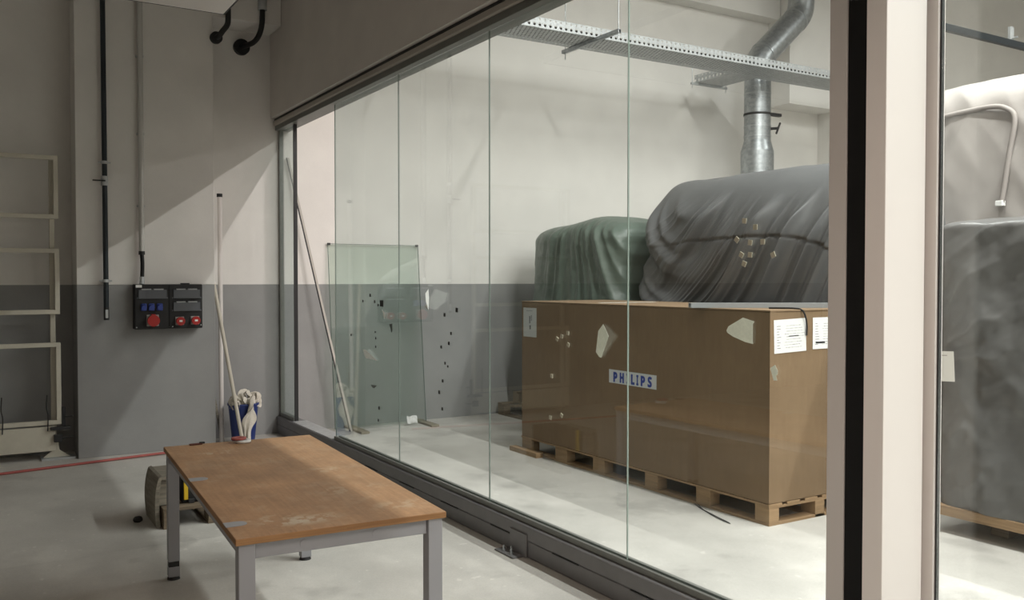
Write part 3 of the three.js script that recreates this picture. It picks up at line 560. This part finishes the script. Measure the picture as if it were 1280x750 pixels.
// ------------------------------------------------------------------ loose glass sheet, battens, leaning bar
{
  const L1 = tag(mesh('wooden_batten', bx(3.66, 3.76, 0, 0.025, -9.72, -9.175, 0.003), M.batten), 'flat wooden batten under the left end of the loose glass sheet', 'batten', 'battens under the glass sheet');
  L1.rotation.y = 0; tag(mesh('wooden_batten', bx(4.53, 4.63, 0, 0.025, -9.72, -9.2, 0.003), M.batten), 'flat wooden batten under the right end of the loose glass sheet', 'batten', 'battens under the glass sheet');
  const g = thing('glass_sheet', 'loose greenish glass sheet leaning against the back wall', 'glass sheet', [4.04, 0.0255, -9.5]);
  const s = mesh('sheet', bx(-0.565, 0.565, 0, 2.1, -0.005, 0.005), M.looseGlass, g);
  mesh('sheet_edge', [bx(-0.5655, -0.5605, 0, 2.1, -0.0055, 0.0055), bx(0.5605, 0.5655, 0, 2.1, -0.0055, 0.0055), bx(-0.5655, 0.5655, 2.096, 2.1005, -0.0055, 0.0055)], mat({ color: 0x4d6259, roughness: 0.3 }), g);
  for (const x of [-0.55, 0.55]) mesh('corner_cap', bx(x - 0.018, x + 0.018, 2.085, 2.108, -0.009, 0.009, 0.003), M.dark, g);
  mesh('mid_sticker', bx(-0.56, -0.53, 0.75, 0.79, 0.0055, 0.007), M.paper, g);
  g.rotation.x = -0.105;
  const pp = tag(mesh('crumpled_paper', (() => { const q = new THREE.PlaneGeometry(0.13, 0.085, 10, 8); const p = q.attributes.position; for (let i = 0; i < p.count; i++) { const u = p.getX(i), v = p.getY(i); p.setXYZ(i, 4.385 + u, 0.027 + 0.045 + v + 0.006 * Math.sin(u * 60), -9.42 + 0.02 * (fbm(u * 40 + 5, v * 40 + 5, 64, 3, 3) - 0.5) * 2 - v * 0.2); } const b = q.clone(); q.computeVertexNormals(); return q; })(), M.paper), 'crumpled white paper scrap at the foot of the loose glass sheet', 'paper');
  const bar1 = thing('leaning_bar', 'long thin white bar leaning in the corner beside the glass opening', 'bar', [3.62, 0, -9.38]);
  mesh('bar', bar([0, 0.008, 0], [-0.60, 3.05, -0.33], 0.024, 0.02), M.barGrey, bar1);
  mesh('dark_edge', bar([-0.016, 0.01, 0.002], [-0.616, 3.05, -0.328], 0.008, 0.022), M.dark, bar1);
}

// ------------------------------------------------------------------ covered machines
function drape(c, half, y0, yTop, yShoulder, n, fold, sq = 4, NU = 360, NV = 150, zk = 1) {
  const pos = [], idx = [];
  // perimeter of the rounded plan, resampled to equal steps
  const poly = [], cum = [0], sp = (a) => Math.sign(a) * Math.pow(Math.abs(a), 2 / sq);
  for (let i = 0; i <= 4000; i++) { const q = i / 4000 * 4, k = Math.floor(q), f = q - k, e = f < 0.5 ? 0.5 * Math.pow(2 * f, sq / 2) : 1 - 0.5 * Math.pow(2 - 2 * f, sq / 2), th = (k + e) * P / 2; poly.push([sp(Math.cos(th)), sp(Math.sin(th)), th]); if (i) cum.push(cum[i - 1] + Math.hypot((poly[i][0] - poly[i - 1][0]) * half[0], (poly[i][1] - poly[i - 1][1]) * half[1])); }
  const ring = []; let kk = 0;
  for (let i = 0; i <= NU; i++) { const L = cum[4000] * i / NU; while (kk < 3999 && cum[kk + 1] < L) kk++; const f = clamp((L - cum[kk]) / Math.max(1e-9, cum[kk + 1] - cum[kk])); ring.push([0, 1, 2].map((c) => lerp(poly[kk][c], poly[kk + 1][c], f))); }
  for (let j = 0; j <= NV; j++) {
    const v = j / NV;
    // height and shrink: wall up to the shoulder, then a superellipse to the centre of the top
    let y, s;
    const vw = 0.62;
    if (v < vw) { y = lerp(y0, yShoulder, v / vw); s = 1; } else { const a = (v - vw) / (1 - vw) * P / 2; s = Math.pow(Math.max(0, Math.cos(a)), 2 / n); y = yShoulder + (yTop - yShoulder) * Math.pow(Math.sin(a), 2 / n); }
    for (let i = 0; i <= NU; i++) {
      const [px, pz, th] = ring[i];
      let x = half[0] * px * s, z = half[1] * pz * Math.pow(s, zk);
      const nx = Math.sign(px) * Math.pow(Math.abs(px), sq - 1) / half[0], nz = Math.sign(pz) * Math.pow(Math.abs(pz), sq - 1) / half[1], nl = Math.hypot(nx, nz) || 1;
      const f = fold(x, y, z, th, v, s);
      const k = Math.min(1, s * 1.4);
      x += nx / nl * f[0] * k; z += nz / nl * f[0] * k;
      pos.push(c[0] + x, y + (f[1] || 0), c[1] + z);
    }
  }
  const R = NU + 1;
  for (let j = 0; j < NV; j++) for (let i = 0; i < NU; i++) { const a = j * R + i, b = a + 1, d = a + R, e = d + 1; idx.push(a, d, b, b, d, e); }
  let g = new THREE.BufferGeometry(); g.setAttribute('position', new THREE.Float32BufferAttribute(pos, 3)); g.setIndex(idx);
  g = mergeVertices(g, 1e-4); g.computeVertexNormals(); return g;
}
const ridge = (x) => { const f = x - Math.floor(x); return Math.pow(1 - Math.abs(2 * f - 1), 1.6); };
const nz2 = (x, y, s) => fbm(x + 50, y + 50, 1024, s, 4) - 0.5;
// dark grey cover
const soft = (x, y, s) => vnoise(x + 50, y + 50, 1024, s) - 0.5;
{
  const t = thing('covered_machine', 'large machine under a dark grey draped cover behind the crate', 'machine');
  const c = [6.55, -5.84], half = [0.55, 1.42];
  const fold = (x, y, z, th, v, s) => {
    const p = z + half[1] + Math.max(0, x) * 0.4, q = y;   // p runs left to right along the front
    const w = 0.3 * soft(p * 0.8, q * 0.6, 301);
    const left = sstep(1.05, 0.15, p);
    const slope = lerp(0.9, 2.4, sstep(0.5, 2.8, p));
    const ph = p * 2.2 - (q - 2.0) * 2.2 / slope + w;
    const crest = (k, wd) => { const f = k - Math.floor(k) - 0.5; return Math.exp(-f * f / (wd * wd)); };
    const amp = (k, sd) => { const c0 = Math.floor(k), len = hash2(c0, 3, sd), st = lerp(2.6, 2.15, hash2(c0, 7, sd)); return (0.35 + 0.9 * len) * sstep(st, st - 0.3, q); };
    let d = 0.10 * crest(ph, 0.17) * amp(ph, 305) + 0.065 * crest(ph * 1.83 + 0.4, 0.15) * amp(ph * 1.83 + 0.4, 307) + 0.028 * crest(ph * 3.9 + 0.2, 0.16) * amp(ph * 3.9 + 0.2, 309);
    d *= (1 - 0.9 * left);
    const sw = Math.hypot(p - 0.7, (q - 2.66) * 0.72);                         // swags hung from the upper left corner
    d += left * (0.10 * crest(sw * 2.5 + w * 0.5, 0.17) + 0.05 * crest(sw * 4.7 + 0.3 + w * 0.7, 0.2)) * sstep(2.65, 2.3, q);
    const hem = 2.06 + 0.03 * Math.sin(p * 1.1) - 0.2 * sstep(1.9, 2.9, p) - 0.04 * left;
    d -= 0.012 * Math.exp(-Math.pow((q - hem + 0.01) / 0.008, 2)) * (1 - 0.7 * left);
    d += 0.014 * sstep(hem - 0.008, hem + 0.02, q);
    d += 0.10 * sstep(1.6, 0.3, q) * (0.4 + 0.6 * ridge(p * 1.8 + w));
    const top = sstep(2.2, 2.7, y);
    d *= 1 - 0.7 * top;
    if (x > 0.2) d *= 0.2;
    return [d + 0.015 * Math.sin(p * 2.3 + q * 1.7) + 0.01 * Math.sin(p * 5.1 - q * 3.3), 0.02 * soft(p * 1.5, x * 2, 313) * top + 0.01 * ridge(p * 1.4 - x * 0.8) * top];
  };
  mesh('cover', drape(c, half, 0.06, 2.735, 1.98, 2.2, fold, 7, 900, 330, 0.08), M.tarpGrey, t);
  mesh('machine_foot', bx(6.2, 6.9, 0, 0.3, -7.0, -4.7, 0.01), M.dark, t);
  rebase(t, c[0], 0, c[1]);
}
// green cover on stacked pallets
{
  const t = thing('covered_cabinet', 'boxy machine under a dark green plastic cover behind the crate', 'machine', [0, 0, 0]);
  const c = [6.36, -8.35], half = [0.52, 0.88];
  const fold = (x, y, z, th, v, s) => {
    const p = z + half[1], q = y;
    const a = Math.atan2(p - 0.95, 3.7 - q);
    const w = 0.5 * soft(p * 1.2, q * 1.0, 331);
    const on = sstep(2.42, 2.2, q), rt = sstep(0.2, 0.75, p);
    const am = (k, sd) => 0.2 + hash2(Math.floor(k), 5, sd);
    const k1 = a * 7.5 + w * 0.6 + 0.2, k2 = a * 17 + w + 0.1;
    let d = on * rt * (0.055 * ridge(k1) * am(k1, 341) + 0.03 * ridge(k2) * am(k2, 343));
    d += 0.05 * soft(p * 2.4, q * 1.9, 335) + 0.035 * nz2(p * 4 + q * 2, q * 5, 337) + 0.012 * nz2(p * 14, q * 11, 338);
    d += 0.1 * sstep(1.7, 0.9, q) * (0.3 + ridge(p * 1.1 + 0.3)) - 0.06 * sstep(1.1, 0.6, q);
    return [d * (1 - 0.6 * sstep(2.2, 2.4, y)), 0.07 * Math.exp(-Math.pow((p - 1.15) / 0.35, 2)) * (1 - sstep(0.1, 0.5, 1 - s) * 0 ) * sstep(2.1, 2.35, y) + 0.02 * nz2(p * 4, x * 4, 339) * sstep(2.1, 2.35, y)];
  };
  mesh('cover', drape(c, half, 0.55, 2.36, 2.12, 2.6, fold, 6, 480, 160, 0.5), M.tarpGreen, t);
  mesh('machine_body', bx(5.98, 6.8, 0.292, 2.0, -9.0, -7.5, 0.01), M.dark, t);
  rebase(t, c[0], 0.292, c[1]);
  const p1 = thing('stacked_pallet', 'old wooden pallet on the floor by the wall, under another pallet', 'pallet', [0, 0, 0], 0, 'pallets under the green covered machine');
  pallet(p1, 5.70, 6.95, -9.68, -7.6, 0, 0.15, M.oldWood, 'z', 4, 8); rebase(p1, 6.3, 0, -8.6);
  const p2 = thing('stacked_pallet', 'old wooden pallet on top of another one by the wall', 'pallet', [0, 0, 0], 0, 'pallets under the green covered machine');
  pallet(p2, 5.86, 6.95, -9.58, -7.6, 0.151, 0.14, M.oldWood, 'z', 4, 8); rebase(p2, 6.3, 0.151, -8.6);
}
// pale cover with a tube frame showing through
{
  const t = thing('shrouded_machine', 'tall machine under a pale cover with a curved tube showing through', 'machine');
  const c = [7.92, -3.6], half = [0.70, 1.45];
  const fold = (x, y, z, th, v, s) => { const p = z, q = y; return [0.05 * soft(p * 2.2, q * 1.4, 351) + 0.05 * ridge(p * 1.7 - q * 0.9 + soft(p, q, 353)) * vnoise(p * 2 + 54, q * 2 + 9, 1024, 355) + 0.03 * ridge(p * 2.9 + q * 2.2 + soft(p * 2, q * 2, 363)) * vnoise(p * 3 + 20, q * 3 + 9, 1024, 361) + 0.008 * nz2(p * 7, q * 7, 357), 0.02 * soft(p * 1.5, x * 2, 359)]; };
  mesh('cover', drape(c, half, 0.05, 3.46, 3.08, 2.5, fold, 7, 400, 160, 0.3), M.tarpWhite, t);
  mesh('tube_under_cover', tube([[7.17, 3.08, -4.98], [7.165, 3.10, -4.67], [7.16, 3.12, -4.22], [7.16, 3.08, -4.06], [7.16, 2.985, -4.0], [7.16, 2.72, -4.04], [7.165, 2.33, -4.10]], 0.021, 80, 12), mat({ color: 0x9a938f, roughness: 0.6 }), t);
  mesh('tie_knot', bx(7.135, 7.19, 2.30, 2.345, -4.14, -4.08, 0.006), M.paper, t);
  rebase(t, c[0], 0, c[1]);
}
// dark plastic-wrapped machine on a beam at the right
{
  const t = thing('wrapped_machine', 'machine wrapped in dark grey plastic behind the right window pane', 'machine');
  const c = [6.1, -2.3], half = [0.52, 1.38];
  const fold = (x, y, z, th, v, s) => {
    const p = z, q = y, w = nz2(p * 1.1, q * 1.1, 371);
    let d = 0.06 * nz2(p * 1.8, q * 1.4, 373) + 0.05 * nz2(p * 3.5 + w * 2, q * 3, 375) + 0.012 * nz2(p * 11 - q * 5, q * 9, 376) + 0.035 * ridge(p * 2.2 + q * 1.3 + w * 1.6) * (0.5 + w) + 0.03 * ridge(q * 4.2 - p * 1.7 + w * 3) * clamp(nz2(p * 3, q * 3, 377) * 3 + 0.5);
    return [d * (1 - 0.5 * sstep(1.95, 2.1, y)), 0.025 * nz2(p * 3, x * 5, 379) * sstep(1.95, 2.1, y)];
  };
  mesh('wrapping', drape(c, half, 0.186, 2.115, 2.03, 3.2, fold, 9, 480, 200, 0.5), M.plasticGrey, t);
  const lab = canvasTex(64, 100, (x, w, h) => { x.fillStyle = '#e2ddd6'; x.fillRect(0, 0, w, h); x.fillStyle = '#9c968f'; x.fillRect(10, 12, 34, 3); });
  { const g = new THREE.BoxGeometry(0.15, 0.2, 0.002); g.rotateY(-P / 2); g.rotateX(-0.05); g.translate(5.535, 1.125, -3.545); const o = keepUV('paper_label', g, mat({ map: lab, roughness: 0.8 }), t); o.userData.label = 'white paper note on the plastic'; }
  rebase(t, c[0], 0.186, c[1]);
  const b = thing('skid_frame', 'pale wooden skid under the plastic-wrapped machine', 'skid');
  mesh('front_beam', bx(5.57, 5.64, 0.118, 0.185, -3.75, -0.9, 0.004), M.palletWood, b);
  mesh('rear_beam', bx(6.52, 6.59, 0.118, 0.185, -3.75, -0.9, 0.004), M.palletWood, b);
  for (const z of [-3.3, -2.3, -1.3]) mesh('cross_beam', bx(5.641, 6.519, 0.12, 0.183, z - 0.05, z + 0.05, 0.003), M.palletWood, b);
  for (const z of [-3.3, -2.3, -1.3]) for (const x of [5.85, 6.3]) mesh('block', bx(x - 0.06, x + 0.06, 0, 0.119, z - 0.06, z + 0.06, 0.003), M.oldWood, b);
  rebase(b, 6.08, 0, -2.3);
}

// ------------------------------------------------------------------ cable tray, trapeze, duct, rail
{
  const y = 4.46, z0 = -8.70, z1 = -8.19, x0 = 3.2, x1 = 14.0;
  const holes = (n, fn) => { const t = dataTex(n, 1, fn, false); return t; };
  // perforated sheet: slots cut through by an alpha mask
  const slot = holes(128, (u, v) => { const a = (u * 1) % 1, row = Math.floor(v * 4), s = ((a * 4) + (row % 2) * 0.5) % 1, q = (v * 4) % 1; const solid = (u < 0.06) || !(s > 0.28 && s < 0.58 && q > 0.18 && q < 0.82); return solid ? [255, 255, 255] : [0, 0, 0]; });
  slot.repeat.set(1 / 0.2, 1 / 0.255);
  const pin = holes(128, (u, v) => { const q = v; const in1 = Math.hypot((u * 2 % 1 - 0.5) * 1.0, (q - 0.28) * 1.6) < 0.24, in2 = Math.hypot((u * 2 % 1 - 0.5) * 1.0, (q - 0.74) * 1.6) < 0.15; return in1 || in2 ? [0, 0, 0] : [255, 255, 255]; });
  pin.repeat.set(1 / 0.14, 1 / 0.125); pin.offset.set(0, -(y % 0.125) / 0.125);
  M.trayBottom = mat({ map: M.galvDull.map, roughness: 0.5, metalness: 0.4, alphaMap: slot, alphaTest: 0.5, side: THREE.DoubleSide });
  M.traySide = mat({ map: M.galvDull.map, roughness: 0.5, metalness: 0.4, alphaMap: pin, alphaTest: 0.5, side: THREE.DoubleSide });
  const t = thing('cable_tray', 'perforated galvanised cable tray running across the top of the hall', 'cable tray');
  mesh('tray_floor', bx(x0, x1, y, y + 0.0015, z0, z1), M.trayBottom, t);
  mesh('side_flange', bx(x0, x1, y, y + 0.112, z1, z1 + 0.0015), M.traySide, t);
  mesh('side_flange', bx(x0, x1, y, y + 0.112, z0 - 0.0015, z0), M.traySide, t);
  mesh('rolled_edge', [bx(x0, x1, y + 0.106, y + 0.114, z1 - 0.012, z1 + 0.003), bx(x0, x1, y + 0.106, y + 0.114, z0 - 0.003, z0 + 0.012)], M.galvDull, t);
  for (const [dz, rr] of [[-0.05, 0.028], [-0.12, 0.022], [-0.19, 0.03], [-0.3, 0.024], [-0.4, 0.026]]) mesh('cable', rod([x0 + 0.05, y + rr + 0.002, z1 + dz], [x1 - 0.05, y + rr + 0.002, z1 + dz], rr, 8), M.dark, t);
  // side branch towards the wall
  mesh('branch_floor', bx(8.72, 9.2, y - 0.001, y + 0.0012, -9.36, z0), M.trayBottom, t);
  mesh('branch_flange', [bx(8.718, 8.72, y, y + 0.11, -9.36, z0 + 0.05), bx(9.2, 9.202, y, y + 0.11, -9.36, z0)], M.traySide, t);
  mesh('branch_bar', bx(8.62, 9.3, y - 0.03, y - 0.002, -9.34, -9.31), M.galvDull, t);
  for (const x of [8.64, 9.28]) mesh('branch_rod', rod([x, y - 0.08, -9.325], [x, y + 0.2, -9.325], 0.005, 6), M.steel, t);
  rebase(t, 8.6, y, -8.45);
  for (const [x, label] of [[6.12, 'channel bar on threaded rods carrying the cable tray in plain view'], [4.2, 'channel bar carrying the cable tray behind the upper wall'], [11.62, 'channel bar carrying the cable tray behind the post']]) {
    const tr = thing('tray_hanger', label, 'hanger'), hz = -8.80, nzv = -7.78;
    mesh('channel_bar', [bx(x - 0.02, x + 0.021, y - 0.045, y - 0.042, hz - 0.05, nzv + 0.02), bx(x - 0.02, x - 0.017, y - 0.045, y - 0.004, hz - 0.05, nzv + 0.02), bx(x + 0.018, x + 0.021, y - 0.045, y - 0.004, hz - 0.05, nzv + 0.02), bx(x - 0.02, x + 0.021, y - 0.007, y - 0.003, hz - 0.05, nzv + 0.02)], M.galv, tr);
    for (const z of [hz, nzv]) mesh('threaded_rod', rod([x, y - 0.12, z], [x, 8.0, z], 0.006, 8), M.steel, tr);
    rebase(tr, x, y - 0.12, -8.3);
  }

  // spiral duct
  const d = thing('ventilation_duct', 'galvanised round ventilation duct bending behind the cable tray', 'duct');
  const zc = -9.02, r = 0.185;
  const ring = (x, yy, h, rr) => { const g = new THREE.CylinderGeometry(rr, rr, h, 40, 1); g.translate(x, yy, zc); return g; };
  mesh('riser', rod([9.60, 2.0, zc], [9.60, 4.72, zc], r, 40), M.galv, d);
  mesh('offset_bend', new THREE.TubeGeometry(new THREE.CatmullRomCurve3([[9.60, 4.70, zc], [9.615, 4.78, zc], [9.66, 4.86, zc], [9.72, 4.93, zc]].map((q) => new THREE.Vector3(...q))), 12, r, 40), M.galv, d);
  mesh('slanted_duct', rod([9.70, 4.91, zc], [10.36, 5.50, zc], r, 40), M.galv, d);
  mesh('upper_elbow', new THREE.TubeGeometry(new THREE.CatmullRomCurve3([[10.34, 5.48, zc], [10.43, 5.57, zc], [10.48, 5.68, zc], [10.495, 5.8, zc]].map((q) => new THREE.Vector3(...q))), 12, r + 0.002, 40), M.galv, d);
  mesh('upper_duct', rod([10.495, 5.79, zc], [10.495, 8.0, zc], r, 40), M.galv, d);
  for (const yy of [4.34, 4.05, 3.88, 3.74]) mesh('seam_band', ring(9.60, yy, 0.018, r + 0.005), M.steel, d);
  { const dir = new THREE.Vector3(0.66, 0.59, 0).normalize(); for (const k of [0.0, 1.0]) { const a = new THREE.Vector3(9.70, 4.91, zc).lerp(new THREE.Vector3(10.36, 5.50, zc), k), b = a.clone().addScaledVector(dir, 0.03); mesh('seam_band', rod(a.toArray(), b.toArray(), r + 0.006, 40), M.steel, d); } }
  mesh('reducer', new THREE.CylinderGeometry(r, r + 0.045, 0.16, 40).translate(9.60, 3.60, zc), M.galv, d);
  mesh('lower_duct', rod([9.60, 2.0, zc], [9.60, 3.53, zc], r + 0.045, 40), M.galv, d);
  mesh('clamp_ear', [bx(9.70, 9.92, 4.03, 4.07, zc + 0.1, zc + 0.16), ring(9.6, 4.05, 0.03, r + 0.008)], M.dark, d);
  mesh('damper_handle', [rod([9.70, 3.84, zc + 0.16], [9.76, 3.84, zc + 0.24], 0.02, 10), bar([9.72, 3.76, zc + 0.24], [9.80, 3.92, zc + 0.24], 0.02, 0.02)], M.dark, d);
  mesh('duct_plenum', bx(9.3, 9.9, 0, 2.0, -9.3, -8.75, 0.01), M.galv, d);
  rebase(d, 9.6, 0, zc);

  // dark service rail behind the right window
  const s = thing('service_rail', 'dark blue-grey hanging rail seen above the pale covered machine', 'rail');
  mesh('rail', bx(8.6, 13.5, 4.56, 4.64, -6.20, -6.14, 0.004), M.bluepipe, s);
  const br = mesh('rail_bracket', [bx(10.90, 10.97, 4.64, 4.80, -6.19, -6.15, 0.004), rod([10.93, 4.66, -6.15], [10.93, 4.66, -6.08], 0.012, 8)], M.galvDull, s);
  for (const x of [8.9, 13.2]) mesh('hanger_rod', rod([x, 4.64, -6.17], [x, 8.0, -6.17], 0.006, 8), M.steel, s);
  rebase(s, 11, 4.56, -6.17);
}

renderer.render(scene, camera);
